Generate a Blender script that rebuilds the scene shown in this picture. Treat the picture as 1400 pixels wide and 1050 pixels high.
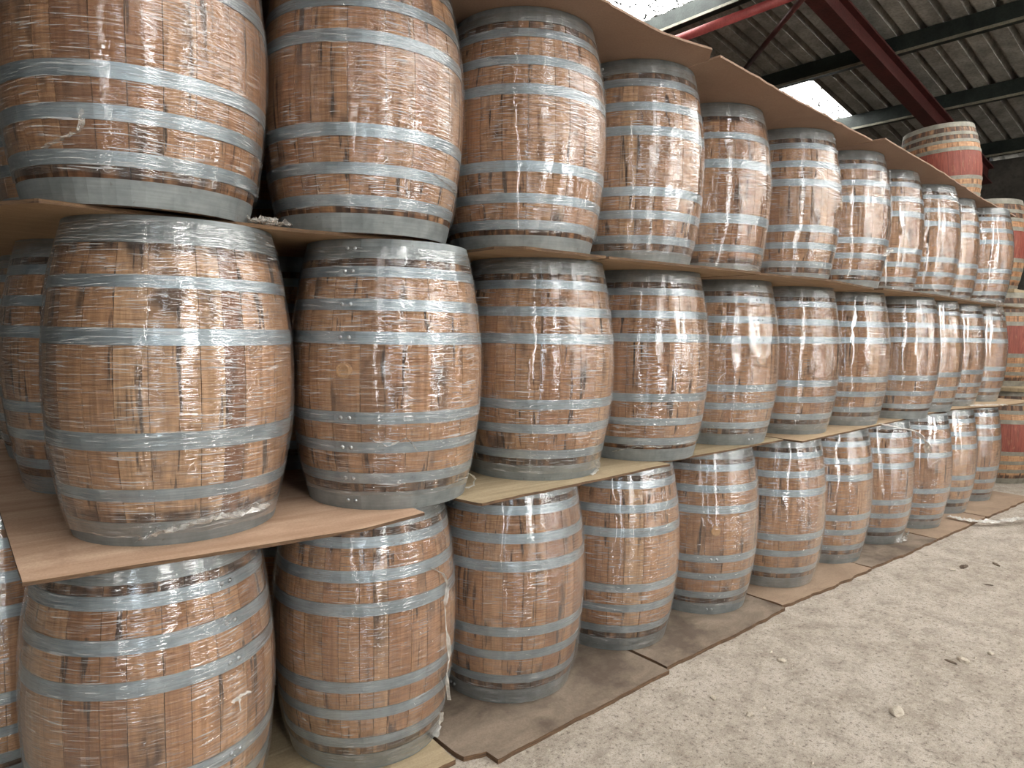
import bpy, bmesh, math, random
from mathutils import Vector, Matrix, noise

for o in list(bpy.data.objects):
    bpy.data.objects.remove(o, do_unlink=True)
SC = bpy.context.scene
COL = SC.collection
R = math.radians
PI = math.pi

# ------------------------------------------------------------------ camera
YAW, PITCH, ROLL, FPX, CAMZ = R(49.96), R(4.555), R(0.925), 930.6, 1.565
fw = Vector((math.cos(YAW) * math.cos(PITCH), math.sin(YAW) * math.cos(PITCH), -math.sin(PITCH)))
rt = Vector((math.sin(YAW), -math.cos(YAW), 0))
up = rt.cross(fw)
cr, sr = math.cos(ROLL), math.sin(ROLL)
cx = rt * cr + up * sr
cy = up * cr - rt * sr
cam_data = bpy.data.cameras.new('camera')
cam = bpy.data.objects.new('camera', cam_data)
COL.objects.link(cam)
cam.matrix_world = Matrix(((cx.x, cy.x, -fw.x, 0), (cx.y, cy.y, -fw.y, 0), (cx.z, cy.z, -fw.z, CAMZ), (0, 0, 0, 1)))
cam_data.sensor_width = 36
cam_data.lens = 36 * FPX / 1400
cam_data.clip_start = .05
SC.camera = cam

# ------------------------------------------------------------------ daylight and exposure
W = bpy.data.worlds.new('overcast_sky')
SC.world = W
W.use_nodes = True
bgn = W.node_tree.nodes['Background']
bgn.inputs[0].default_value = (.80, .91, 1.0, 1)
bgn.inputs[1].default_value = 9.0
SKYLIGHT = 11.0
PANEL = 31.0
SC.view_settings.view_transform = 'Standard'
SC.view_settings.look = 'None'
SC.view_settings.gamma = 1
SC.view_settings.use_curve_mapping = False
SC.view_settings.exposure = 0.55

# building numbers
RZ0, RT = 6.67, math.tan(R(10))          # roof height over x = 0, slope falling towards +x
RIDGE = -3.5
XF, XN, YB, YF = 12.75, -9.5, 9.2, -8.0   # far, near, back and front wall
DOORS = [(-5.2, -4.2, 3.5)]                # opening in the front wall (x0, x1, height)
PANELS = [(-8.6, -7.8), (-.75, .35), (4.9, 5.8), (7.2, 8.2), (11.3, 11.8)]   # translucent cladding strips in the front wall
FARP = [(-5.5, -5.0)]        # the same in the far wall, by y


def roof_z(x):
    return RZ0 - RT * x if x > RIDGE else RZ0 - RT * (2 * RIDGE - x)


def portal(x0, x1, z1):
    l = bpy.data.lights.new('door_portal', 'AREA')
    l.shape = 'RECTANGLE'
    l.size, l.size_y = x1 - x0, z1
    l.cycles.is_portal = True
    o = bpy.data.objects.new('door_portal', l)
    COL.objects.link(o)
    o.location = ((x0 + x1) / 2, YF, z1 / 2)
    o.rotation_euler = (R(90), 0, 0)
    return o


# ------------------------------------------------------------------ material helpers
class NT:
    def __init__(s, name):
        s.m = bpy.data.materials.new(name)
        s.m.use_nodes = True
        s.t = s.m.node_tree
        s.t.nodes.clear()
        s.out = s.t.nodes.new('ShaderNodeOutputMaterial')

    def n(s, typ, _set=None, **ins):
        nd = s.t.nodes.new('ShaderNode' + typ)
        for k, v in (_set or {}).items():
            setattr(nd, k, v)
        for k, v in ins.items():
            key = int(k[1:]) if k[0] == 'i' and k[1:].isdigit() else k.replace('_', ' ')
            s.put(nd.inputs[key], v)
        return nd

    def put(s, sock, v):
        if hasattr(v, 'is_output') or isinstance(v, bpy.types.NodeSocket):
            s.t.links.new(v, sock)
        else:
            if isinstance(v, tuple) and len(v) == 3 and sock.type == 'RGBA':
                v = v + (1,)
            sock.default_value = v

    def math(s, op, a, b=0.0, c=None, clamp=False):
        nd = s.n('Math', {'operation': op, 'use_clamp': clamp}, i0=a, i1=b)
        if c is not None:
            s.put(nd.inputs[2], c)
        return nd.outputs[0]

    def vmath(s, op, a, b):
        return s.n('VectorMath', {'operation': op}, i0=a, i1=b).outputs[0]

    def noise(s, vec, scale=5.0, detail=3.0, rough=.5, dist=0.0):
        return s.n('TexNoise', None, Vector=vec, Scale=scale, Detail=detail, Roughness=rough, Distortion=dist).outputs[0]

    def ramp(s, fac, stops, interp='LINEAR'):
        nd = s.n('ValToRGB', None, Fac=fac)
        e = nd.color_ramp
        e.interpolation = interp
        while len(e.elements) < len(stops):
            e.elements.new(.5)
        for el, (p, c) in zip(e.elements, stops):
            el.position = p
            el.color = (c, c, c, 1) if not isinstance(c, tuple) else c + (1,)
        return nd.outputs[0]

    def mix(s, fac, a, b, blend='MIX'):
        nd = s.n('Mix', {'data_type': 'RGBA', 'blend_type': blend})
        s.put(nd.inputs[0], fac)
        s.put(nd.inputs[6], a)
        s.put(nd.inputs[7], b)
        return nd.outputs[2]

    def bsdf(s, **ins):
        nd = s.n('BsdfPrincipled', None, **ins)
        s.t.links.new(nd.outputs[0], s.out.inputs[0])
        return nd

    def bump(s, h, strength=.3, dist=.01):
        return s.n('Bump', None, Strength=strength, Distance=dist, Height=h).outputs[0]

    def coord(s, which='Object'):
        return s.n('TexCoord').outputs[which]

    def rnd(s):
        return s.n('ObjectInfo').outputs['Random']


def lin(r, g, b):
    f = lambda c: (c / 255 / 12.92) if c / 255 <= .04045 else ((c / 255 + .055) / 1.055) ** 2.4
    return (f(r), f(g), f(b))


def scaled(s, vec, sx, sy, sz):
    return s.vmath('MULTIPLY', vec, (sx, sy, sz))


def mat_stave(name, red=False):
    s = NT(name)
    co = s.coord()
    rn = s.rnd()
    off = s.n('CombineXYZ', None, X=s.math('MULTIPLY', rn, 37.0), Y=s.math('MULTIPLY', rn, 91.0), Z=s.math('MULTIPLY', rn, 53.0)).outputs[0]
    p = s.vmath('ADD', co, off)
    base = s.ramp(rn, [(0, lin(164, 114, 74)), (.2, lin(194, 145, 102)), (.5, lin(210, 163, 120)), (.75, lin(184, 132, 90)), (.9, lin(218, 175, 132)), (1, lin(142, 96, 62))])
    grain = s.noise(scaled(s, p, 90, 90, 5), 1.0, 4, .6)
    c = s.mix(s.ramp(grain, [(.3, 0.0), (.75, 1.0)]), s.mix(.55, base, lin(92, 56, 32)), base)
    saw = s.noise(scaled(s, p, 10, 10, 260), 1.0, 2, .5)
    c = s.mix(s.ramp(saw, [(.35, .5), (.56, 0.0)]), c, lin(105, 62, 36))
    blot = s.noise(scaled(s, p, 9, 9, 4), 1.0, 3, .55)
    c = s.mix(s.ramp(blot, [(.575, 0.0), (.71, .8)]), c, lin(58, 38, 26))
    leak = s.noise(scaled(s, p, 34, 34, 2.2), 1.0, 3, .6)
    c = s.mix(s.ramp(leak, [(.595, 0.0), (.67, .85)]), c, lin(40, 27, 20))
    z = s.n('SeparateXYZ', None, Vector=co).outputs[2]
    # charred, spirit-stained chime ends of the staves
    t = s.math('ABSOLUTE', s.math('SUBTRACT', s.math('MULTIPLY', z, 2 / .885), 1.0))
    endf = s.math('MULTIPLY', s.ramp(t, [(.755, 0.0), (.80, 1.0)]), s.ramp(s.noise(scaled(s, p, 22, 22, 3), 1.0, 2), [(.34, .3), (.56, .95)]))
    c = s.mix(endf, c, lin(52, 33, 22))
    if red:
        tr = s.math('ABSOLUTE', s.math('SUBTRACT', s.math('MULTIPLY', z, 2 / 1.02), 1.0))
        chip = s.noise(scaled(s, p, 30, 30, 12), 1.0, 4, .6)
        c = s.mix(s.ramp(chip, [(.2, .25), (.6, .0)]), c, lin(90, 66, 44))
        m = s.math('MULTIPLY', s.ramp(tr, [(.33, 1.0), (.345, 0.0)]), s.ramp(chip, [(.3, .55), (.42, 1.0)]))
        c = s.mix(m, c, s.mix(s.ramp(grain, [(.3, 0.0), (.7, 1.0)]), lin(104, 44, 34), lin(142, 72, 54)))
    h = s.math('ADD', s.math('MULTIPLY', grain, .7), s.math('MULTIPLY', saw, .5))
    s.bsdf(Base_Color=c, Roughness=.62, Normal=s.bump(h, .35, .003))
    return s.m


def mat_hoop(name, c0, c1, metal=.75, rough=.38):
    s = NT(name)
    co = s.coord()
    rn = s.rnd()
    p = s.vmath('ADD', co, s.n('CombineXYZ', None, X=s.math('MULTIPLY', rn, 17.0), Y=rn, Z=s.math('MULTIPLY', rn, 40.0)).outputs[0])
    a = s.noise(p, 14.0, 4, .6)
    b = s.noise(scaled(s, p, 6, 6, 220), 1.0, 3, .6)
    c = s.mix(s.ramp(a, [(.3, 0.0), (.7, 1.0)]), c0, c1)
    c = s.mix(s.ramp(b, [(.4, .25), (.6, 0.0)]), c, lin(105, 108, 108))
    rust = s.noise(p, 40.0, 4, .65)
    c = s.mix(s.ramp(rust, [(.66, 0.0), (.74, .6)]), c, lin(98, 84, 72))
    rr = s.math('ADD', s.math('MULTIPLY', a, .22), rough - .1)
    s.bsdf(Base_Color=c, Metallic=metal, Roughness=rr, Normal=s.bump(b, .15, .002))
    return s.m


def mat_film(name, haze=.015, refl=3.0, amp=1.0):
    """Several turns of clear stretch film: clear, glossy, pulled into fine level creases."""
    s = NT(name)
    uv = s.coord('UV')
    rn = s.rnd()
    off = s.n('CombineXYZ', None, X=s.math('MULTIPLY', rn, 11.0), Y=s.math('MULTIPLY', rn, 7.0), Z=s.math('MULTIPLY', rn, 30.0)).outputs[0]
    p = s.vmath('ADD', uv, off)
    wob = s.noise(scaled(s, p, 2.2, 5, 1), 1.0, 2)
    # creases tilt a little from level, differently from place to place
    tilt = s.math('MULTIPLY', s.math('SUBTRACT', wob, .5), .05)
    pc = s.vmath('ADD', p, s.n('CombineXYZ', None, X=0.0, Y=tilt, Z=0.0).outputs[0])
    fine = s.noise(scaled(s, pc, 12, 300, 1), 1.0, 2, .55)
    mid = s.noise(scaled(s, pc, 6, 120, 1), 1.0, 2, .5)
    broad = s.noise(scaled(s, p, 5, 9, 1), 1.0, 2, .5)
    dens = s.ramp(s.noise(scaled(s, p, 7, 2.6, 1), 1.0, 2, .5), [(.36, .42), (.6, 1.0)])
    h = s.math('ADD', s.math('MULTIPLY', fine, .0018), s.math('MULTIPLY', mid, .0042))
    h = s.math('MULTIPLY', h, s.math('MULTIPLY', dens, amp))
    h = s.math('ADD', h, s.math('MULTIPLY', broad, .0035))
    nb = s.n('Bump', None, Strength=1.0, Distance=1.0, Height=h).outputs[0]
    fr = s.n('Fresnel', None, IOR=1.42, Normal=nb).outputs[0]
    f = s.math('MULTIPLY', fr, refl, clamp=True)
    f = s.math('MINIMUM', f, .5)
    gl = s.n('BsdfGlossy', None, Color=(1, 1, 1), Roughness=.055, Normal=nb).outputs[0]
    tr = s.n('BsdfTransparent', None, Color=(.975, .98, .98)).outputs[0]
    df = s.n('BsdfDiffuse', None, Color=(.93, .94, .94)).outputs[0]
    # milky creases, with highlight dashes painted in as white lines
    glint_line = s.math('MULTIPLY', s.ramp(s.noise(scaled(s, pc, 11, 340, 3), 1.0, 2, .5), [(.58, 0.0), (.645, .46)]), dens)
    hz = s.math('ADD', glint_line, haze)
    a = s.n('MixShader', None, Fac=hz, i1=tr, i2=df).outputs[0]
    b = s.n('MixShader', None, Fac=f, i1=a, i2=gl).outputs[0]
    s.t.links.new(b, s.out.inputs[0])
    return s.m


def mat_scrap(name, lo=.12, hi=.62):
    """Bunched-up film: many layers, so whitish."""
    s = NT(name)
    co = s.coord()
    nz = s.noise(co, 45.0, 3, .5)
    nb = s.bump(nz, .5, .006)
    gl = s.n('BsdfGlossy', None, Color=(1, 1, 1), Roughness=.2, Normal=nb).outputs[0]
    tr = s.n('BsdfTransparent', None, Color=(.97, .97, .97)).outputs[0]
    df = s.n('BsdfDiffuse', None, Color=lin(226, 222, 214), Normal=nb).outputs[0]
    a = s.n('MixShader', None, Fac=s.ramp(nz, [(.35, lo), (.65, hi)]), i1=tr, i2=df).outputs[0]
    b = s.n('MixShader', None, Fac=.18, i1=a, i2=gl).outputs[0]
    s.t.links.new(b, s.out.inputs[0])
    return s.m


def mat_sheet(name, ca, cb, cd, grain=(2, 30, 1), rough=.8, dirt=(.6, .75), dirtamt=.6):
    s = NT(name)
    co = s.coord()
    rn = s.rnd()
    p = s.vmath('ADD', co, s.n('CombineXYZ', None, X=s.math('MULTIPLY', rn, 23.0), Y=s.math('MULTIPLY', rn, 5.0), Z=rn).outputs[0])
    g = s.noise(scaled(s, p, *grain), 1.0, 6, .66, .6)
    c = s.mix(s.ramp(g, [(.3, 0.0), (.7, 1.0)]), ca, cb)
    d = s.noise(p, 3.4, 5, .65)
    c = s.mix(s.ramp(d, [(dirt[0], 0.0), (dirt[1], dirtamt)]), c, cd)
    fine = s.noise(p, 130.0, 3, .6)
    c = s.mix(s.ramp(fine, [(.35, .25), (.6, 0.0)]), c, cd)
    s.bsdf(Base_Color=c, Roughness=rough, Normal=s.bump(s.math('ADD', g, fine), .25, .004))
    return s.m


def mat_floor():
    s = NT('dusty_concrete')
    co = s.coord()
    a = s.noise(co, 1.3, 6, .7)
    b = s.noise(co, 7.0, 8, .72)
    c_ = s.noise(co, 46.0, 6, .75)
    sp = s.noise(co, 150.0, 4, .65)
    c = s.mix(s.ramp(a, [(.35, 0.0), (.65, 1.0)]), lin(170, 159, 145), lin(192, 182, 169))
    c = s.mix(s.ramp(b, [(.36, .6), (.52, 0.0)]), c, lin(132, 120, 107))
    c = s.mix(s.ramp(b, [(.52, 0.0), (.66, .75)]), c, lin(200, 191, 179))
    c = s.mix(s.ramp(c_, [(.36, .9), (.46, 0.0)]), c, lin(106, 95, 85))
    c = s.mix(s.ramp(c_, [(.56, 0.0), (.66, .7)]), c, lin(212, 202, 188))
    c = s.mix(s.ramp(sp, [(.38, .6), (.46, 0.0)]), c, lin(112, 99, 86))
    x = s.n('SeparateXYZ', None, Vector=co).outputs[0]
    soil = s.math('MULTIPLY', s.ramp(s.math('DIVIDE', s.math('ADD', x, s.math('MULTIPLY', b, 1.2)), 20.0), [(.455, 0.0), (.50, 1.0)]), .8)
    c = s.mix(soil, c, lin(92, 80, 70))
    h = s.math('ADD', s.math('ADD', s.math('MULTIPLY', b, 1.0), s.math('MULTIPLY', c_, .35)), s.math('MULTIPLY', sp, .12))
    s.bsdf(Base_Color=c, Roughness=.9, Normal=s.bump(h, .7, .02))
    return s.m


def mat_plain(name, ca, cb, scale=6.0, rough=.7, metal=0.0, bump=.3, streak=None):
    s = NT(name)
    co = s.coord()
    rn = s.rnd()
    p = s.vmath('ADD', co, s.n('CombineXYZ', None, X=s.math('MULTIPLY', rn, 13.0), Y=s.math('MULTIPLY', rn, 29.0), Z=rn).outputs[0])
    if streak:
        p = scaled(s, p, *streak)
    a = s.noise(p, scale, 5, .65)
    f = s.noise(p, scale * 9, 4, .6)
    c = s.mix(s.ramp(a, [(.3, 0.0), (.7, 1.0)]), ca, cb)
    c = s.mix(s.ramp(f, [(.35, .35), (.55, 0.0)]), c, tuple(v * .45 for v in ca))
    s.bsdf(Base_Color=c, Roughness=rough, Metallic=metal, Normal=s.bump(s.math('ADD', a, f), bump, .01))
    return s.m


def mat_skylight(name, strength, col):
    s = NT(name)
    co = s.coord()
    a = s.noise(co, 15.0, 4, .7)
    b = s.noise(co, 7.0, 4, .6)
    dirt = s.math('MULTIPLY', s.ramp(a, [(.44, .004), (.47, 1.0)]), s.ramp(b, [(.25, .55), (.5, 1.0)]))
    em = s.n('Emission', None, Color=col, Strength=s.math('MULTIPLY', dirt, strength)).outputs[0]
    s.t.links.new(em, s.out.inputs[0])
    return s.m


M = dict(
    stave=mat_stave('oak_stave'), redstave=mat_stave('red_banded_stave', True),
    hoop=mat_hoop('galvanised_hoop', lin(140, 152, 158), lin(174, 184, 189), .45, .38),
    headhoop=mat_hoop('dull_head_hoop', lin(120, 126, 127), lin(152, 157, 157), .4, .45),
    oldhoop=mat_hoop('weathered_dim_hoop', lin(112, 108, 96), lin(148, 144, 130), .3, .6),  # weathered grey, its colour darkened further for the dim far end
    rivet=mat_hoop('steel_rivet', lin(150, 155, 158), lin(200, 204, 206), .8, .3),
    film=mat_film('stretch_film'), scrap=mat_scrap('bunched_film'), string=mat_scrap('twisted_film', .6, .95),
    head=mat_plain('oak_head', lin(120, 78, 48), lin(170, 118, 76), 5, .7),
    cork=mat_plain('bung_wood', lin(176, 134, 92), lin(206, 166, 122), 30, .7),
    ply=mat_sheet('plywood', lin(160, 126, 101), lin(206, 176, 150), lin(134, 100, 78), (1.6, 9, 1)),
    tanply=mat_sheet('tan_plywood', lin(158, 134, 106), lin(184, 160, 130), lin(128, 102, 78), (2, 20, 1)),
    greyply=mat_sheet('worn_plywood', lin(146, 128, 100), lin(178, 160, 130), lin(110, 90, 66), (2, 34, 1)),
    card=mat_sheet('cardboard', lin(134, 108, 90), lin(148, 121, 101), lin(112, 88, 72), (3, 3, 1), .85, (.6, .8), .3),
    hard=mat_sheet('hardboard', lin(140, 112, 82), lin(166, 136, 102), lin(98, 74, 52), (2, 20, 1)),
    mat=mat_sheet('floor_board', lin(104, 90, 77), lin(146, 130, 113), lin(80, 66, 55), (4, 7, 1), .85, (.48, .62), .7),
    mattan=mat_sheet('floor_board_tan', lin(138, 116, 96), lin(166, 142, 120), lin(110, 90, 72), (3, 6, 1), .85, (.55, .75), .6),
    floor=mat_floor(),
    roof=mat_plain('fibre_cement_roofing', lin(106, 105, 100), lin(160, 158, 150), 3.5, .9, 0, .6),
    purlin=mat_plain('dark_green_steel', lin(26, 34, 32), lin(50, 58, 54), 5, .5, .3, .2),
    purlinlip=mat_plain('lit_steel_edge', lin(110, 110, 98), lin(160, 156, 138), 6, .5, .3, .2),  # paler tone paints the light caught by the purlin's lower flange
    beam=mat_plain('red_oxide_steel', lin(62, 31, 29), lin(88, 43, 39), 4, .5, .1, .2),
    pipe=mat_plain('red_painted_pipe', lin(140, 56, 56), lin(170, 84, 80), 6, .45, .0, .2),
    wall=mat_plain('dark_block_wall', lin(58, 56, 52), lin(84, 80, 74), 2.5, .9, 0, .5),
    edge=mat_plain('laminated_shaded_edge', lin(70, 52, 38), lin(128, 98, 70), 14, .85, 0, .4, (1, 1, 12)),  # dark laminate; on the floor boards it also paints the edge shading
    stone=mat_plain('pale_stone', lin(176, 164, 146), lin(216, 206, 190), 25, .9, 0, .4),
    clod=mat_plain('dark_earth', lin(84, 72, 60), lin(118, 102, 86), 25, .95, 0, .4),
    skylight=mat_skylight('lit_translucent_roofing', SKYLIGHT, (1.0, .99, .96)),
    panel=mat_skylight('lit_translucent_cladding', PANEL, (1.0, .985, .95)),
)

# ------------------------------------------------------------------ mesh helpers


def mesh_of(name, vs, fs, mat=None, smooth=False, uvs=None):
    me = bpy.data.meshes.new(name)
    me.from_pydata([tuple(v) for v in vs], [], fs)
    if mat:
        me.materials.append(M[mat] if isinstance(mat, str) else mat)
    if smooth:
        me.polygons.foreach_set('use_smooth', [True] * len(me.polygons))
    if uvs:
        l = me.uv_layers.new(name='UVMap')
        for lp in me.loops:
            l.data[lp.index].uv = uvs[lp.vertex_index]
    me.update()
    return me


def link(name, me, parent=None, loc=None, rot=None):
    o = bpy.data.objects.new(name, me)
    COL.objects.link(o)
    if parent is not None:
        o.parent = parent
    if loc is not None:
        o.location = loc
    if rot is not None:
        o.rotation_euler = rot
    return o


def tag(o, label=None, cat=None, group=None, kind=None):
    if label:
        o['label'] = label
    if cat:
        o['category'] = cat
    if group:
        o['group'] = group
    if kind:
        o['kind'] = kind
    return o


class MB:
    def __init__(s):
        s.v, s.f = [], []

    def box(s, x0, x1, y0, y1, z0, z1):
        b = len(s.v)
        s.v += [(x, y, z) for z in (z0, z1) for y in (y0, y1) for x in (x0, x1)]
        s.f += [tuple(b + i for i in q) for q in ((0, 2, 3, 1), (4, 5, 7, 6), (0, 1, 5, 4), (2, 6, 7, 3), (0, 4, 6, 2), (1, 3, 7, 5))]

    def tube(s, pts, rad, n=8, cap=True):
        rings = []
        pts = [Vector(p) for p in pts]
        for i, p in enumerate(pts):
            d = (pts[min(i + 1, len(pts) - 1)] - pts[max(i - 1, 0)]).normalized()
            a = d.cross(Vector((0, 0, 1)))
            if a.length < 1e-4:
                a = d.cross(Vector((1, 0, 0)))
            a.normalize()
            b = d.cross(a)
            r = rad[i] if isinstance(rad, (list, tuple)) else rad
            rings.append(len(s.v))
            s.v += [tuple(p + (a * math.cos(2 * PI * k / n) + b * math.sin(2 * PI * k / n)) * r) for k in range(n)]
        for q, w in zip(rings, rings[1:]):
            s.f += [(q + k, q + (k + 1) % n, w + (k + 1) % n, w + k) for k in range(n)]
        if cap:
            s.f += [tuple(rings[0] + k for k in range(n))[::-1], tuple(rings[-1] + k for k in range(n))]

    def mesh(s, name, mat, smooth=False):
        return mesh_of(name, s.v, s.f, mat, smooth)


# ------------------------------------------------------------------ the setting
fl = MB()
fl.box(-40, 40, -45, 40, -.3, 0)
tag(link('floor', fl.mesh('floor', 'floor')), 'dusty pale concrete floor with dirt and grit', kind='structure')


def wall(name, boxes, label):
    b = MB()
    for q in boxes:
        b.box(*q)
    return tag(link(name, b.mesh(name, 'wall')), label, kind='structure')


ze = roof_z(XF)
wall('wall_far', [(XF, XF + .2, YF, 3.6, 0, ze - .10), (XF, XF + .2, 3.6, YB, 0, ze + .05)], 'dark block wall at the far end, open strip under the roof')
wall('wall_back', [(XN, XF, YB, YB + .2, 0, 7.4)], 'dark block wall behind the barrel stack')
wall('wall_near', [(XN - .2, XN, YF, YB, 0, roof_z(XN) - .02)], 'dark block end wall')
ops = sorted([(a, b, 0, h) for (a, b, h) in DOORS] + [(a, b, 2.3, min(5.3, roof_z(b) - .3)) for (a, b) in PANELS])
bx = []
xs = XN
for (a, b, za, zb) in ops:
    bx.append((xs, a, YF - .2, YF, 0, 7.4))
    bx.append((a, b, YF - .2, YF, zb, 7.4))
    if za > 0:
        bx.append((a, b, YF - .2, YF, 0, za))
    xs = b
for (a, b, h) in DOORS:
    portal(a, b, h)
bx.append((xs, XF, YF - .2, YF, 0, 7.4))
wall('wall_front', bx, 'dark block wall with an open doorway and translucent strips')


def strip_panel(w, h):
    # vertical corrugated translucent cladding, w wide and h tall
    n = int(w / .08) + 1
    vs = [(w * i / n, .025 * (i % 2) + dy, z) for dy in (0, .006) for i in range(n + 1) for z in (0, h)]
    K = 2 * (n + 1)
    fs = []
    for i in range(n):
        a = 2 * i
        fs += [(a, a + 2, a + 3, a + 1), (K + a, K + a + 1, K + a + 3, K + a + 2)]
    return mesh_of('cladding_strip', vs, fs, 'panel')


nwin = 0
for (a, b) in PANELS:
    nwin += 1
    h = min(5.3, roof_z(b) - .3) - 2.3
    tag(link('window_%d' % nwin, strip_panel(b - a, h), None, (a, YF - .1, 2.3)), 'tall translucent cladding strip in the front wall', kind='structure')
for (a, b) in FARP:
    nwin += 1
    tag(link('window_%d' % nwin, strip_panel(b - a, 2.0), None, (XF - .06, a, 2.0), (0, 0, R(90))), 'translucent cladding strip in the far wall', kind='structure')

ceiling = tag(link('ceiling', None), 'corrugated fibre cement roof on dark purlins and red beams', kind='structure')
PUR = [12.3, 10.52, 8.86, 6.95, 5.2, 3.45, 1.7, -.05, -1.8, -3.5]
BAYS = list(zip(PUR[1:], PUR[:-1])) + [(XN - .1, -8.3), (-8.3, -6.7), (-6.7, -5.1), (-5.1, -3.5)] + [(12.3, 13.3)]
RIB, NR = .247, 5
SW = RIB * NR
YS = 4.76 - 10 * SW
NCOL = 15
SKY = {(8.86, 10): 1, (5.2, 10): 1}
for xb in (8.86, 6.95, 5.2, 3.45, 1.7, -.05, -1.8):  # unseen skylight rows, added to raise the light level
    for k in (6, 2):
        SKY[(xb, k)] = 1


def corr_mesh(name, L, mat, th=.008, s0=-.04):
    # ribs are hollow channels seen from below; pans are the wide flat strips
    prof = []
    for k in range(NR):
        y = k * RIB
        prof += [(y, 0), (y + RIB - .085, 0), (y + RIB - .075, .085), (y + RIB - .02, .085)]
    prof.append((NR * RIB, 0))
    n = len(prof)
    vs = [(x, y, z + dz) for dz in (0, th) for x in (s0, L + .04) for (y, z) in prof]
    fs = []
    for i in range(n - 1):
        fs.append((i, i + 1, n + i + 1, n + i))
        fs.append((2 * n + i, 3 * n + i, 3 * n + i + 1, 2 * n + i + 1))
    return mesh_of(name, vs, fs, mat)


for (x0, x1) in BAYS:
    z0, z1 = roof_z(x0), roof_z(x1)
    L = math.hypot(x1 - x0, z1 - z0)
    ry = -math.atan2(z1 - z0, x1 - x0)
    me = corr_mesh('roof_sheet', L, 'roof')
    lapme = corr_mesh('roof_sheet', .31, 'roof')
    ms = None
    for k in range(NCOL):
        y = YS + k * SW
        if (x0, k) in SKY:
            ms = ms or corr_mesh('skylight', L, 'skylight', .008, .34)
            nwin += 1
            tag(link('window_%d' % nwin, ms, None, (x0, y, z0), (0, ry, 0)), 'white translucent skylight sheet in the grey roof, unseen rows added for light', kind='structure')
        else:
            link('roof_sheet', me, ceiling, (x0, y, z0), (0, ry, 0))
        if (x0, k) in SKY:
            link('roof_sheet', lapme, ceiling, (x0, y, z0), (0, ry, 0))
YS0, YS1 = YS, YS + NCOL * SW
for xp in PUR:
    zp = roof_z(xp)
    b = MB()
    b.box(-.035, .035, YS0, YS1, -.19, -.005)
    b.box(-.035, .085, YS0, YS1, -.20, -.185)
    p = link('purlin', b.mesh('purlin', 'purlin'), ceiling, (xp, 0, zp))
    b = MB()
    b.box(-.05, -.032, YS0, YS1, -.215, -.185)
    link('purlin_lip', b.mesh('purlin_lip', 'purlinlip'), p)
# red rafters: I-sections hanging under the purlins, following the slope
for yb in (-4.4, 3.60, 8.8):
    for (xa, xe) in ((RIDGE, XF), (XN, RIDGE)):
        za, zz = roof_z(xa), roof_z(xe)
        L = math.hypot(xe - xa, zz - za)
        b = MB()
        b.box(0, L, -.085, .085, -.47, -.45)
        b.box(0, L, -.014, .014, -.455, -.21)
        b.box(0, L, -.085, .085, -.23, -.205)
        link('rafter', b.mesh('rafter', 'beam'), ceiling, (xa, yb, za), (0, -math.atan2(zz - za, xe - xa), 0))
b = MB()
b.tube([(6.78, 3.6, 5.0), (6.78, 8.8, 5.0)], .05, 10)
link('tie_pipe', b.mesh('tie_pipe', 'pipe', True), ceiling)
b = MB()
b.tube([(6.68, 3.55, 4.90), (8.447, 5.353, 5.06)], .03, 8)
link('brace_rod', b.mesh('brace_rod', 'beam', True), ceiling)

# ------------------------------------------------------------------ barrels
H, RB, RH = .885, .341, .281


def prof(z, H=H, RB=RB, RH=RH):
    t = abs(2 * z / H - 1)
    return RB - (RB - RH) * (t ** 1.9)


def stave_meshes(seed, nst, mat, H=H, RB=RB, RH=RH, th=.026):
    rg = random.Random(seed)
    w = [rg.uniform(.62, 1.35) for _ in range(nst)]
    w[0] = 1.3
    tot = sum(w)
    a = -PI / 2 - w[0] / tot * PI      # the bung stave is centred on local -y
    out = []
    NZ = 12
    for wi in w:
        da = wi / tot * 2 * PI
        g = .0011 / RB
        a0, a1 = a + g, a + da - g
        a += da
        proud = rg.uniform(-.0012, .0012)
        vs, fs = [], []
        for i in range(NZ + 1):
            z = H * i / NZ
            r = prof(z, H, RB, RH) + proud
            for an, rr in ((a0, r - .0012), ((a0 + a1) / 2, r), (a1, r - .0012), (a1, r - th), (a0, r - th)):
                vs.append((rr * math.cos(an), rr * math.sin(an), z))
        for i in range(NZ):
            q, p = i * 5, i * 5 + 5
            for k in range(5):
                k2 = (k + 1) % 5
                fs.append((q + k, q + k2, p + k2, p + k))
        fs += [(4, 3, 2, 1, 0), tuple(NZ * 5 + k for k in range(5))]
        out.append(mesh_of('stave', vs, fs, mat))
    return out


def hoop_mesh(z0, z1, mat, H=H, RB=RB, RH=RH, seam=-PI / 2, th=.0045):
    N = 56
    vs, fs = [], []
    for k in range(N):
        a = 2 * PI * k / N
        c, s = math.cos(a), math.sin(a)
        d = (a - seam + PI) % (2 * PI) - PI
        lap = .0022 if abs(d) < .16 else 0        # riveted lap
        for z, e in ((z0, 0), (z0, 1), ((z0 + z1) / 2, 1), (z1, 1), (z1, 0)):
            r = prof(z, H, RB, RH) - .002 + (th + lap) * e
            vs.append((r * c, r * s, z))
    for k in range(N):
        p, q = k * 5, (k + 1) % N * 5
        for j in range(4):
            fs.append((p + j, q + j, q + j + 1, p + j + 1))
    return mesh_of('hoop', vs, fs, mat, False)


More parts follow.
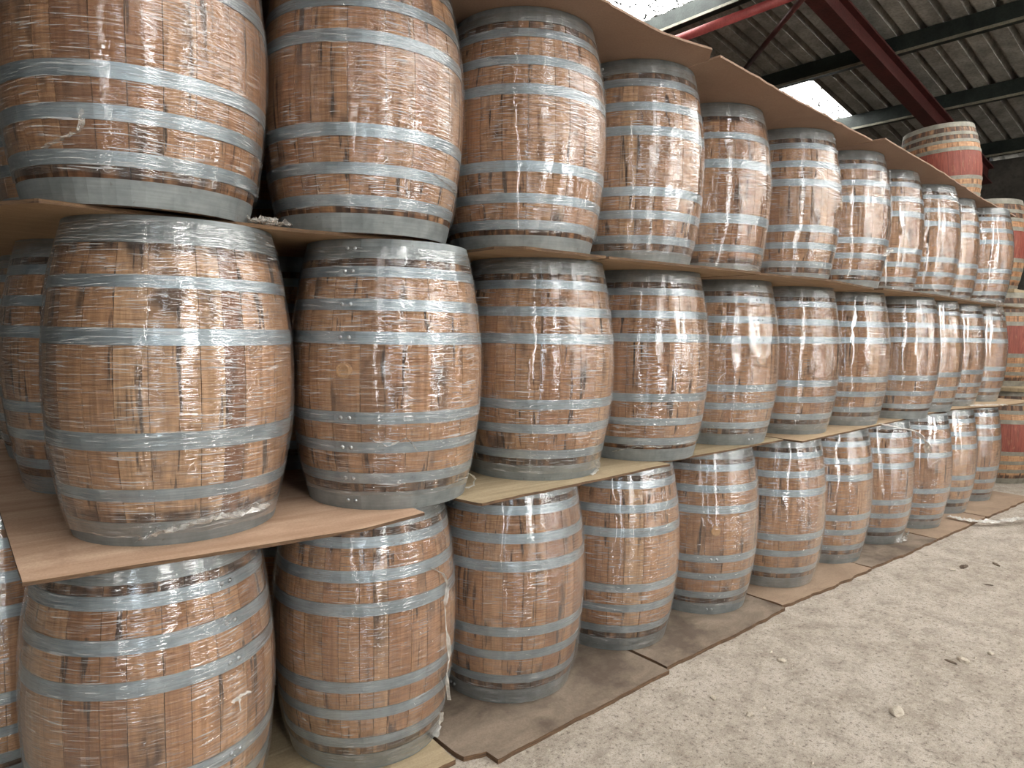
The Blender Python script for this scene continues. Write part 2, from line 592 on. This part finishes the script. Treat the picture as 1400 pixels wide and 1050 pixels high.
def head_mesh(z, H=H, RB=RB, RH=RH):
    r = prof(z, H, RB, RH) - .02
    vs, fs = [], []
    N = 40
    for dz in (-.01, .01):
        vs += [(r * math.cos(2 * PI * k / N), r * math.sin(2 * PI * k / N), z + dz) for k in range(N)]
    fs = [tuple(range(N))[::-1], tuple(range(N, 2 * N))] + [(k, (k + 1) % N, N + (k + 1) % N, N + k) for k in range(N)]
    return mesh_of('head', vs, fs, 'head')


def rivet_mesh(z0, z1, da, seam=-PI / 2):
    z = (z0 + z1) / 2
    a = seam + da
    r = prof(z) + .0042
    n = Vector((math.cos(a), math.sin(a), 0))
    t = Vector((-math.sin(a), math.cos(a), 0))
    u = Vector((0, 0, 1))
    vs, fs = [], []
    for rr, h in ((.0075, 0), (.0062, .003), (.003, .005)):
        vs += [n * (r + h) + (t * math.cos(PI * k / 4) + u * math.sin(PI * k / 4)) * rr + u * z for k in range(8)]
    for j in range(2):
        fs += [(j * 8 + k, j * 8 + (k + 1) % 8, j * 8 + 8 + (k + 1) % 8, j * 8 + 8 + k) for k in range(8)]
    fs.append(tuple(range(16, 24)))
    return mesh_of('rivet', vs, fs, 'rivet', True)


def bung_mesh():
    n = 16
    vs, fs = [], []
    for rr, y in ((.027, -RB + .01), (.026, -RB - .010), (.021, -RB - .013)):
        vs += [(rr * math.cos(2 * PI * k / n), y, H / 2 + .02 + rr * math.sin(2 * PI * k / n)) for k in range(n)]
    for j in range(2):
        fs += [(j * n + k, j * n + (k + 1) % n, j * n + n + (k + 1) % n, j * n + n + k) for k in range(n)]
    fs.append(tuple(range(2 * n, 3 * n)))
    return mesh_of('bung', vs, fs, 'cork')


def film_mesh(seed, z0, z1, loose=.006, bulge=None):
    """Shell of film stretched over hoops and staves; uv in metres round and up the barrel."""
    NU, NZ = 80, 44
    vs, fs, uv = [], [], []
    sv = Vector((seed * 7.3, seed * 3.1, 0))
    for i in range(NZ + 1):
        f = i / NZ
        for k in range(NU + 1):
            a = 2 * PI * k / NU
            zz0 = z0 + .012 * noise.noise(Vector((math.cos(a) * 2, math.sin(a) * 2, seed)))
            zz1 = z1 + .010 * noise.noise(Vector((math.cos(a) * 2, math.sin(a) * 2, seed + 9)))
            z = max(.001, zz0 + (zz1 - zz0) * f)
            c, s = math.cos(a), math.sin(a)
            nz = noise.noise(Vector((c * 2.2, s * 2.2, z * 5)) + sv)
            n2 = noise.noise(Vector((c * 6, s * 6, z * 14)) + sv)
            r = prof(z) + .0052 + min(.0045, loose * max(0, nz + .2) * .6 + .002 * max(0, n2)) + loose * .8 * max(0, nz + .1) * min(1, abs(2 * z / H - 1) * 1.6)
            if bulge:                       # film drawn over the bung
                d = math.hypot((((a + PI / 2 + PI) % (2 * PI)) - PI) * RB, z - H / 2 - .02)
                r += .007 * max(0, 1 - (d / .055) ** 2)
            vs.append((r * c, r * s, z))
            uv.append((a * RB, z))
    w = NU + 1
    for i in range(NZ):
        for k in range(NU):
            p = i * w + k
            fs.append((p, p + 1, p + w + 1, p + w))
    return mesh_of('plastic_wrap', vs, fs, 'film', True, uv)


HOOPS8 = [(.000, .062, 1), (.092, .127, 0), (.196, .232, 0), (.292, .330, 0), (.548, .588, 0), (.655, .692, 0), (.762, .796, 0), (.822, .885, 1)]
HOOPS8B = [(.000, .058, 1), (.078, .112, 0), (.172, .206, 0), (.282, .320, 0), (.556, .594, 0), (.664, .698, 0), (.768, .800, 0), (.828, .885, 1)]
HOOPS6 = [(.000, .068, 1), (.128, .162, 0), (.268, .316, 0), (.545, .590, 0), (.695, .728, 0), (.812, .885, 1)]
KINDS = []
for seed, nst, hoops in ((3, 27, HOOPS8), (11, 25, HOOPS8B), (23, 29, HOOPS8), (31, 24, HOOPS6)):
    KINDS.append(dict(
        staves=stave_meshes(seed, nst, 'stave'),
        hoops=[(hoop_mesh(a, b, 'headhoop' if hd else 'hoop'), a, b) for (a, b, hd) in hoops],
        rivets=[[rivet_mesh(a, b, da) for da in (-.045, .045)] for (a, b, hd) in hoops]))
HEADS = [head_mesh(.045), head_mesh(H - .045)]
BUNG = bung_mesh()
FILMS = [film_mesh(1, .004, .878), film_mesh(2, .03, .872, .008), film_mesh(3, .07, .862, .007), film_mesh(4, .002, .868, .010), film_mesh(5, .012, .880, .005)]
FILMB = film_mesh(6, .05, .860, .006, True)
rg = random.Random(5)


def barrel(loc, rot, kind, film, zs=1.0, bung=False, rivets=False, lean=(0, 0)):
    root = link('oak_barrel', None, None, loc, (lean[0], lean[1], 0))
    # turning about the own axis is put on the parts, so that staves differ in place
    k = KINDS[kind]
    spin = rot
    root.rotation_euler = (lean[0], lean[1], spin)
    root.scale = (1, 1, zs)
    for m in k['staves']:
        link('stave', m, root)
    for (m, a, b), rv in zip(k['hoops'], k['rivets']):
        h = link('hoop', m, root)
        if rivets:
            for r_ in rv:
                link('rivet', r_, h)
    for m in HEADS:
        link('head', m, root)
    if bung:
        link('bung', BUNG, root)
    fm = FILMB if bung else FILMS[film]
    link('plastic_wrap', fm, root)
    return root


POS = dict(
    top=[(0.468, 2.232), (1.171, 2.212), (1.872, 2.184), (2.56, 2.2), (3.324, 2.284), (4.003, 2.229), (4.724, 2.223), (5.44, 2.268), (6.154, 2.25), (6.865, 2.318), (7.578, 2.249)],
    middle=[(0.552, 2.269), (1.263, 2.212), (1.994, 2.221), (2.697, 2.221), (3.428, 2.255), (4.123, 2.236), (4.833, 2.217), (5.556, 2.151), (6.26, 2.213), (6.972, 2.252), (7.679, 2.264)],
    bottom=[(0.469, 2.237), (1.223, 2.303), (1.92, 2.295), (2.649, 2.32), (3.37, 2.3), (4.071, 2.247), (4.755, 2.251), (5.458, 2.24), (6.175, 2.209), (6.893, 2.236), (7.613, 2.244)])
ZB = dict(top=1.861, middle=.961, bottom=.0195)
ZS = dict(top=1.0, middle=1.005, bottom=1.0525)
ORD = ['first', 'second', 'third', 'fourth', 'fifth', 'sixth', 'seventh', 'eighth', 'ninth', 'tenth', 'eleventh']
SIX = {('middle', 0), ('top', 4)}
# bung or hoop laps turned to the aisle: azimuth off the direction to the camera
FACE = {('middle', 1): (-.42, True), ('middle', 4): (.75, True), ('top', 3): (-.52, True), ('bottom', 4): (.30, True), ('top', 5): (1.3, True),
        ('bottom', 0): (.62, False), ('bottom', 2): (-.9, False), ('top', 8): (.2, True), ('middle', 0): (2.4, False), ('top', 2): (-2.2, False)}
BAR = {}
DMIN = 2 * (RB + .0052 + .0047)
for tier in POS:                       # neighbours touch but do not run into each other
    P = [list(p) for p in POS[tier]]
    for it in range(200):
        for i in range(len(P) - 1):
            dx, dy = P[i + 1][0] - P[i][0], P[i + 1][1] - P[i][1]
            d = math.hypot(dx, dy)
            if d < DMIN:
                e = (DMIN - d) / 2 / d * 1.02
                P[i][0] -= dx * e
                P[i][1] -= dy * e
                P[i + 1][0] += dx * e
                P[i + 1][1] += dy * e
    POS[tier] = [tuple(p) for p in P]
for tier in ('bottom', 'middle', 'top'):
    for i, (x, y) in enumerate(POS[tier]):
        tocam = math.atan2(-y, -x)
        f = FACE.get((tier, i))
        if f:
            rot = tocam + f[0] + PI / 2
        else:
            rot = tocam + PI / 2 + rg.uniform(1.7, 4.5)
        six = (tier, i) in SIX
        kind = 3 if six else rg.choice((0, 1, 2))
        film = rg.randrange(5)
        bung = bool(f and f[1])
        o = barrel((x, y, ZB[tier]), rot, kind, film, ZS[tier], bung, i < 4 or bool(f))
        lab = 'film-wrapped oak barrel, %s tier of the front row, %s from the plywood-cornered end' % (tier, ORD[i])
        if six:
            lab = 'six-hooped ' + lab
        tag(o, lab, 'barrel', 'film-wrapped barrels of the stack')
        BAR[(tier, i)] = o
for row in (1, 2):
    for tier in ('bottom', 'middle', 'top'):
        for i in range(6 if row == 1 else 2):
            x, y = POS[tier][i]
            x = .5 + i * .712 + rg.uniform(-.004, .004)
            if tier == 'bottom' and i == 0:
                x = .12
            y = 2.285 + .745 * row + rg.uniform(-.01, .01)
            o = barrel((x, y, ZB[tier]), rg.uniform(0, 6.28), rg.choice((0, 1, 2)), rg.randrange(5), ZS[tier])
            tag(o, 'film-wrapped oak barrel, %s tier of the %s row, %s from plywood-cornered end' % (tier, ('second', 'third')[row - 1], ORD[i]), 'barrel', 'film-wrapped barrels of the stack')

# bigger unwrapped barrels with red painted bilge
H2, RB2, RH2 = 1.02, .455, .385
RED = dict(staves=stave_meshes(71, 30, 'redstave', H2, RB2, RH2, .03),
           hoops=[hoop_mesh(a, b, 'oldhoop', H2, RB2, RH2) for a, b in ((0, .06), (.12, .16), (.215, .255), (.315, .36), (.66, .705), (.765, .805), (.86, .90), (.96, 1.02))],
           heads=[head_mesh(.05, H2, RB2, RH2), head_mesh(H2 - .05, H2, RB2, RH2)])


def red_barrel(loc, rot, label, sc=1.0):
    root = link('red_banded_barrel', None, None, loc, rot)
    root.scale = sc if isinstance(sc, tuple) else (sc, sc, sc)
    for m in RED['staves']:
        link('stave', m, root)
    for m in RED['hoops']:
        link('hoop', m, root)
    for m in RED['heads']:
        link('head', m, root)
    return tag(root, label, 'barrel', 'unwrapped red-banded barrels')


red_barrel((7.62, 2.53, 2.787), (R(-5), R(0), .4), 'unwrapped red-banded barrel standing tilted on the cardboard over the stack', (.77, .77, .77))
PILE = [(9.0, 2.36), (9.06, 2.44), (9.27, 2.66)]
for i, t in enumerate(('on the floor', 'in the middle of its pile', 'on top of its pile')):
    red_barrel((PILE[i][0], PILE[i][1], .001 + i * 1.0425), (0, 0, i * 1.3 + .3), 'unwrapped red-banded barrel %s beyond the wrapped stack' % t, .985)
# boards between the big barrels
for i in (1, 2):
    b = MB()
    b.box(-.52, .52, -.5, .5, 0, .0375)
    tag(link('pile_board', b.mesh('pile_board', 'greyply'), None, (PILE[i][0], PILE[i][1], .001 + i * 1.0425 - .0376)), 'worn board under the %s red-banded barrel of the pile' % ('middle', 'upper')[i - 1], 'board', 'boards in the red-banded pile')

# ------------------------------------------------------------------ sheets between the tiers


def sheet(name, label, cat, group, mat, xs, front, back, z, th, jag=.006, seed=0, warp=None, ang=0.0, edge='edge'):
    """Board with uneven sawn or torn front edge: front = y at the given xs, back = constant y."""
    n = 46
    x0, x1 = xs[0], xs[-1]
    ys = [0, .02, .045, .07, .1, .25, .5, 1.0]
    vs, fs = [], []
    px = [x0 + (x1 - x0) * i / n for i in range(n + 1)]
    px = sorted(set([round(p, 4) for p in px] + [round(x + e, 4) for x in xs[1:-1] for e in (-.004, .004)]))
    n = len(px) - 1

    def fy(x):
        for (a, ya), (b, yb) in zip(zip(xs, front), zip(xs[1:], front[1:])):
            if x <= b + 1e-9:
                return ya + (yb - ya) * (x - a) / (b - a)
        return front[-1]
    for dz in (0, th):
        for i, x in enumerate(px):
            y0 = fy(x) + jag * noise.noise(Vector((x * 9, seed * 3.7, 0))) + jag * .5 * noise.noise(Vector((x * 40, seed, 5)))
            for j, t in enumerate(ys):
                y = y0 + (back - y0) * t
                xx = x + ang * (y - y0) * (1 if 0 < i < n else 1) + (jag * noise.noise(Vector((y * 9, seed, 2))) if i in (0, n) else 0)
                zz = z + dz
                if warp:
                    zz += warp(xx, y)
                vs.append((xx, y, zz))
    m = len(ys)
    K = (n + 1) * m
    for i in range(n):
        for j in range(m - 1):
            a = i * m + j
            fs.append((a, a + 1, a + m + 1, a + m))
            fs.append((K + a, K + a + m, K + a + m + 1, K + a + 1))
    nface = len(fs)
    for i in range(n):
        a = i * m
        fs.append((a, a + m, K + a + m, K + a))
        a = i * m + m - 1
        fs.append((a, K + a, K + a + m, a + m))
    for i in (0, n):
        for j in range(m - 1):
            a = i * m + j
            q = (a, K + a, K + a + 1, a + 1)
            fs.append(q if i == 0 else q[::-1])
    me = mesh_of(name, vs, fs, mat)
    if edge:
        me.materials.append(M[edge])
        for p in me.polygons[nface:]:
            p.material_index = 1
    o = link(name, me)
    return tag(o, label, cat, group)


G1, G2, G3, G0 = 'boards under the middle tier', 'boards under the top tier', 'cardboard sheets on top of the stack', 'boards on the floor under the bottom tier'
z1 = ZB['bottom'] + H * ZS['bottom'] + .0001
t1 = ZB['middle'] - z1 - .0001
BK = 4.35
sheet('plywood_board', 'pinkish plywood board with a free corner under the first middle-tier barrel', 'board', G1, 'ply', [.125, .6, .96, 1.2], [1.906, 1.855, 1.822, 1.866], BK, z1, t1, .003, 1)
sheet('plywood_board', 'worn grey-brown plywood board under the third middle-tier barrel', 'board', G1, 'greyply', [1.385, 1.42, 2.0, 2.552], [1.965, 1.85, 1.87, 1.90], BK, z1, t1, .010, 2)
sheet('plywood_board', 'narrow-edged worn board under the fourth and fifth middle-tier barrels', 'board', G1, 'greyply', [2.575, 3.1, 3.705], [1.965, 1.955, 1.965], BK, z1, t1, .006, 3)
sheet('plywood_board', 'tan board under the sixth and seventh middle-tier barrels', 'board', G1, 'tanply', [3.725, 4.5, 5.43], [1.867, 1.90, 1.943], BK, z1, t1, .006, 4)
sheet('plywood_board', 'long tan board under the last middle-tier barrels, far end', 'board', G1, 'tanply', [5.45, 6.5, 7.1, 8.1], [1.97, 1.97, 1.83, 1.76], BK, z1, t1, .008, 5)

z2 = ZB['middle'] + H * ZS['middle'] + .0001
t2 = ZB['top'] - z2 - .0001
sheet('hardboard_sheet', 'thin hardboard sheet under the first and second top-tier barrels', 'board', G2, 'hard', [.127, .19, .35, .83, 1.215], [2.12, 2.01, 2.02, 2.035, 1.965], BK, z2, t2, .008, 6)
bend = lambda x, y: .016 * max(0, 1 - abs(x - 1.66) / .12) * max(0, 1 - (y - 1.84) / .12)
sheet('hardboard_sheet', 'short hardboard sheet with a bent front corner under third top-tier barrel', 'board', G2, 'hard', [1.53, 1.60, 2.02], [1.93, 1.845, 1.843], BK, z2, t2, .006, 7)
sheet('hardboard_sheet', 'hardboard sheet under the fourth top-tier barrel', 'board', G2, 'hard', [2.04, 2.5, 3.03], [1.845, 1.81, 1.764], BK, z2, t2, .006, 8)
sheet('hardboard_sheet', 'splintered hardboard sheet under the fifth and sixth top-tier barrels', 'board', G2, 'hard', [3.05, 3.6, 4.49], [1.80, 1.716, 1.83], BK, z2, t2, .010, 9)
sheet('hardboard_sheet', 'long hardboard sheet under the last top-tier barrels, far end', 'board', G2, 'hard', [4.51, 5.4, 6.5, 8.15], [1.79, 1.78, 1.88, 1.925], BK, z2, t2, .008, 10)

z3, t3 = ZB['top'] + H + .0001, .009
sag = lambda x, y: -.008 * max(0, (1.885 - y) / .2) ** 2 * (1 + .8 * math.sin(x * 4.1))
sheet('cardboard_sheet', 'brown cardboard sheet with a torn corner over the first four barrels', 'cardboard', G3, 'card', [-.25, 1.2, 1.88, 2.25, 2.52, 2.60], [1.80, 1.76, 1.743, 1.775, 1.735, 1.80], BK, z3, t3, .008, 11, sag, 0, None)
sheet('cardboard_sheet', 'brown cardboard sheet over the fifth and sixth top-tier barrels', 'cardboard', G3, 'card', [2.61, 3.14, 3.85, 4.40], [1.752, 1.79, 1.836, 1.862], BK, z3, t3, .008, 12, sag, 0, None)
sheet('cardboard_sheet', 'long brown cardboard sheet under the tilted red-banded barrel', 'cardboard', G3, 'card', [4.41, 5.64, 6.8, 8.12], [1.79, 1.87, 1.97, 2.035], BK, z3, t3, .010, 13, sag, 0, None)

z0, t0 = 0.0, .0194
sheet('floor_board', 'light plywood offcut on the floor under the first bottom-tier barrels', 'board', G0, 'greyply', [.1, .8, 1.365], [1.92, 1.95, 1.90], BK, z0, t0, .010, 14)
sheet('floor_board', 'dark brown floor board with a notched corner, under third bottom-tier barrel', 'board', G0, 'mat', [1.385, 1.392, 1.48, 1.484, 2.505], [1.96, 1.905, 1.876, 1.812, 1.829], BK, z0, t0, .006, 15)
sheet('floor_board', 'dark dusty floor board under the fourth and fifth bottom-tier barrels', 'board', G0, 'mat', [2.525, 3.1, 3.615], [1.852, 1.85, 1.862], BK, z0, t0, .008, 16)
sheet('floor_board', 'brown floor board under the sixth bottom-tier barrel', 'board', G0, 'mattan', [3.635, 4.1, 4.70], [1.885, 1.85, 1.835], BK, z0, t0, .012, 17)
sheet('floor_board', 'dark floor board under the seventh and eighth bottom-tier barrels', 'board', G0, 'mat', [4.72, 5.2, 5.79], [1.84, 1.82, 1.802], BK, z0, t0, .012, 18)
sheet('floor_board', 'brown floor board with film lying over it, ninth bottom-tier barrel', 'board', G0, 'mattan', [5.81, 6.3, 6.87], [1.80, 1.785, 1.783], BK, z0, t0, .010, 19)
sheet('floor_board', 'light tan floor board at the far end under the last bottom-tier barrels', 'board', G0, 'mattan', [6.89, 7.4, 8.1], [1.775, 1.75, 1.735], BK, z0, t0, .010, 20)

# ------------------------------------------------------------------ stones and grit


def stone_mesh(seed, r):
    bm = bmesh.new()
    bmesh.ops.create_icosphere(bm, subdivisions=2, radius=r)
    for v in bm.verts:
        k = 1 + .45 * noise.noise(v.co / r * 1.3 + Vector((seed * 5.1, 0, 0)))
        v.co = Vector((v.co.x * k * 1.25, v.co.y * k, max(v.co.z * k * .65, -r * .3)))
    me = bpy.data.meshes.new('stone')
    bm.to_mesh(me)
    bm.free()
    me.materials.append(M['stone'])
    return me


def floor_pt(px, py, z=0.0):
    a, b = px - 700, py - 525
    u, v = a * cr + b * sr, -a * sr + b * cr
    d = fw + rt * (u / FPX) - up * (v / FPX)
    k = (z - CAMZ) / d.z
    return Vector((0, 0, CAMZ)) + d * k


for i, (px, py, r, lb) in enumerate([(1225, 975, .028, 'pale flat stone lying alone on the open concrete'), (1317, 904, .022, 'small rounded stone on the concrete beside dark scraps'),
                                     (1069, 904, .016, 'small grey stone on the concrete opposite the third barrel'), (1025, 978, .014, 'small white chip of stone near the dark floor board'),
                                     (975, 955, .012, 'tiny white pebble near the dark floor board'), (1302, 780, .014, 'small pale stone on the concrete opposite the eighth barrel'),
                                     (1354, 894, .014, 'small brown stone next to the rounded stone')]):
    p = floor_pt(px, py)
    tag(link('stone', stone_mesh(i + 1, r), None, (p.x, p.y, r * .28), (0, 0, i * 1.1)), lb, 'stone', 'loose stones on the floor')
for i, (px, py, r, lb) in enumerate([(1318, 775, .030, 'dark earth clod among scraps on the concrete'), (1362, 772, .022, 'dark round clod of earth by the scraps'),
                                     (1300, 905, .016, 'thin dark wood scrap beside the rounded stone'), (1352, 800, .014, 'small dark scrap on the pale concrete')]):
    p = floor_pt(px, py)
    o = tag(link('dirt_clod', stone_mesh(i + 20, r), None, (p.x, p.y, r * .12), (0, 0, i * .7)), lb, 'dirt', 'dark clods on the floor')
    o.data.materials[0] = M['clod']
    o.scale = (1.5, .7, .4)
vs, fs = [], []
rs = random.Random(9)
for i in range(4200):
    x = rs.uniform(1.2, 10)
    y = rs.uniform(-1.2, 1.8) * 1.0
    r = rs.uniform(.002, .005) * (2.0 if rs.random() < .08 else 1)
    b = len(vs)
    a = rs.uniform(0, 6)
    vs += [(x + r * 1.3 * math.cos(a + k * 2.09), y + r * math.sin(a + k * 2.09), 0) for k in range(3)] + [(x, y, r * 1.1)]
    fs += [(b, b + 1, b + 3), (b + 1, b + 2, b + 3), (b + 2, b, b + 3)]
tag(link('grit', mesh_of('grit', vs, fs, 'stone')), 'fine pale grit strewn over the concrete', 'grit', kind='stuff')

# ------------------------------------------------------------------ loose film


def ribbon(name, pts, w, seed, parent=None, rough=.5, mat='scrap'):
    """Crumpled strip of film: gathers of several folds along a path."""
    P = [Vector(p) for p in pts]
    # resample
    Q = []
    for a, b in zip(P, P[1:]):
        for k in range(6):
            Q.append(a.lerp(b, k / 6))
    Q.append(P[-1])
    NW = 7
    vs, fs = [], []
    for i, q in enumerate(Q):
        d = (Q[min(i + 1, len(Q) - 1)] - Q[max(i - 1, 0)]).normalized()
        s = d.cross(Vector((0, 0, 1)))
        if s.length < .2:
            s = d.cross(Vector((.6, -.8, 0)))
        s.normalize()
        n = s.cross(d)
        ww = (w[min(int(i / (len(Q) - 1) * (len(w) - 1)), len(w) - 2)] * 1.0 if isinstance(w, list) else w)
        ww *= 1 + rough * noise.noise(Vector((i * .45, seed * 3.3, 0)))
        for k in range(NW):
            t = k / (NW - 1) - .5
            off = noise.noise(Vector((i * .5, k * 1.7, seed * 2.1)))
            vs.append(q + s * (ww * (t + .25 * off)) + n * (abs(noise.noise(Vector((i * .6, k * 2.3, seed + 4)))) * ww * .55 + .001))
    for i in range(len(Q) - 1):
        for k in range(NW - 1):
            a = i * NW + k
            fs.append((a, a + 1, a + NW + 1, a + NW))
    me = mesh_of(name, vs, fs, mat, True)
    return link(name, me, parent)


def on_barrel(tier, i, px, py, extra=.012):
    """Point on the film of a barrel under a picture position."""
    o = BAR[(tier, i)]
    a, b = px - 700, py - 525
    u, v = a * cr + b * sr, -a * sr + b * cr
    d = (fw + rt * (u / FPX) - up * (v / FPX))
    c = Vector(o.location)
    t = 1.0
    best = None
    while t < 14:
        p = Vector((0, 0, CAMZ)) + d * t
        z = (p.z - c.z) / ZS[tier]
        rr = math.hypot(p.x - c.x, p.y - c.y)
        zz = min(max(z, 0), H)
        e = rr - prof(zz) - extra
        if best is None or e < best[0]:
            best = (e, p)
        if e <= 0:
            return p
        t += .004
    return best[1]


def tail(tier, i, pix, w, seed, extra=.012, label=None, mat='scrap'):
    root = BAR[(tier, i)]
    pts = [on_barrel(tier, i, *p, extra) for p in pix]
    inv = (Matrix.LocRotScale(root.location, root.rotation_euler, root.scale)).inverted()
    r_ = ribbon('wrap_tail', [inv @ p for p in pts], w, seed, root, .5, mat)
    r_['label'] = label or 'whitish bunched tail of stretch film'
    return r_


tail('bottom', 1, [(590, 778), (605, 785), (612, 800), (609, 830), (612, 870), (615, 900), (611, 930), (614, 958)], .014, 1, .02, 'long stringy tail of film hanging down', 'string')
tail('bottom', 1, [(604, 975), (603, 990), (596, 1008)], .02, 2, mat='string')
tail('bottom', 0, [(318, 962), (330, 952), (342, 946)], .014, 3, mat='string')
tail('bottom', 0, [(326, 955), (328, 972)], .012, 4, mat='string')
tail('middle', 1, [(642, 648), (650, 655), (648, 664), (638, 668)], .010, 5, .016, mat='string')
tail('middle', 1, [(505, 600), (530, 612), (556, 600), (570, 618)], .018, 6, .006)
tail('middle', 2, [(816, 630), (818, 642), (808, 650)], .022, 7, mat='string')
tail('middle', 3, [(838, 618), (870, 612), (905, 612)], .030, 8)
tail('middle', 0, [(190, 740), (230, 728), (275, 715), (320, 706), (365, 690)], .06, 9, .016)
tail('bottom', 7, [(1228, 742), (1238, 735), (1244, 728)], .05, 10)
tail('top', 6, [(1205, 352), (1213, 347), (1216, 340)], .05, 11)
tail('top', 0, [(60, 205), (90, 190), (112, 180), (116, 150)], .02, 12, .006)
tail('top', 1, [(590, 240), (612, 255), (622, 266)], .02, 13, .006)


def w_px(tier_z, pix):
    return [floor_pt(px, py, tier_z) for px, py in pix]


f1 = ribbon('film_scrap', [tuple(p) for p in w_px(1.866, [(352, 303), (362, 306), (374, 309), (386, 312)])], .07, 21)
tag(f1, 'crumpled white film scrap between the first two top-tier barrels', 'plastic film')
f2 = ribbon('film_scrap', [tuple(p + Vector((0, 0, .012))) for p in w_px(.02, [(1296, 708), (1316, 713), (1335, 716), (1360, 716), (1385, 713), (1400, 712), (1420, 709)])], .07, 22, None, .5, 'string')
tag(f2, 'long white film strip trailing across the floor boards onto concrete', 'plastic film')
a = w_px(.975, [(1204, 580), (1222, 584)])
f3 = ribbon('film_scrap', [a[0], a[1], a[1] + Vector((.10, -.10, -.03)), a[1] + Vector((.17, -.14, -.10)), a[1] + Vector((.20, -.14, -.17))], .035, 23, None, .5, 'string')
tag(f3, 'white film tail hanging over the board edge by the seventh middle barrel', 'plastic film')
a = w_px(1.87, [(1330, 411), (1352, 411)])
f4 = ribbon('film_scrap', [a[0], a[1], a[1] + Vector((.10, -.04, -.01)), a[1] + Vector((.15, -.05, -.10)), a[1] + Vector((.16, -.05, -.22))], .05, 24)
tag(f4, 'clear film bunch hanging below the last top-tier barrels', 'plastic film')
f5 = ribbon('film_scrap', [tuple(p + Vector((0, 0, .01))) for p in w_px(.962, [(1326, 557), (1350, 556), (1376, 556)])], .05, 25, None, .5, 'string')
tag(f5, 'white film strip on the far end board of the middle tier', 'plastic film')
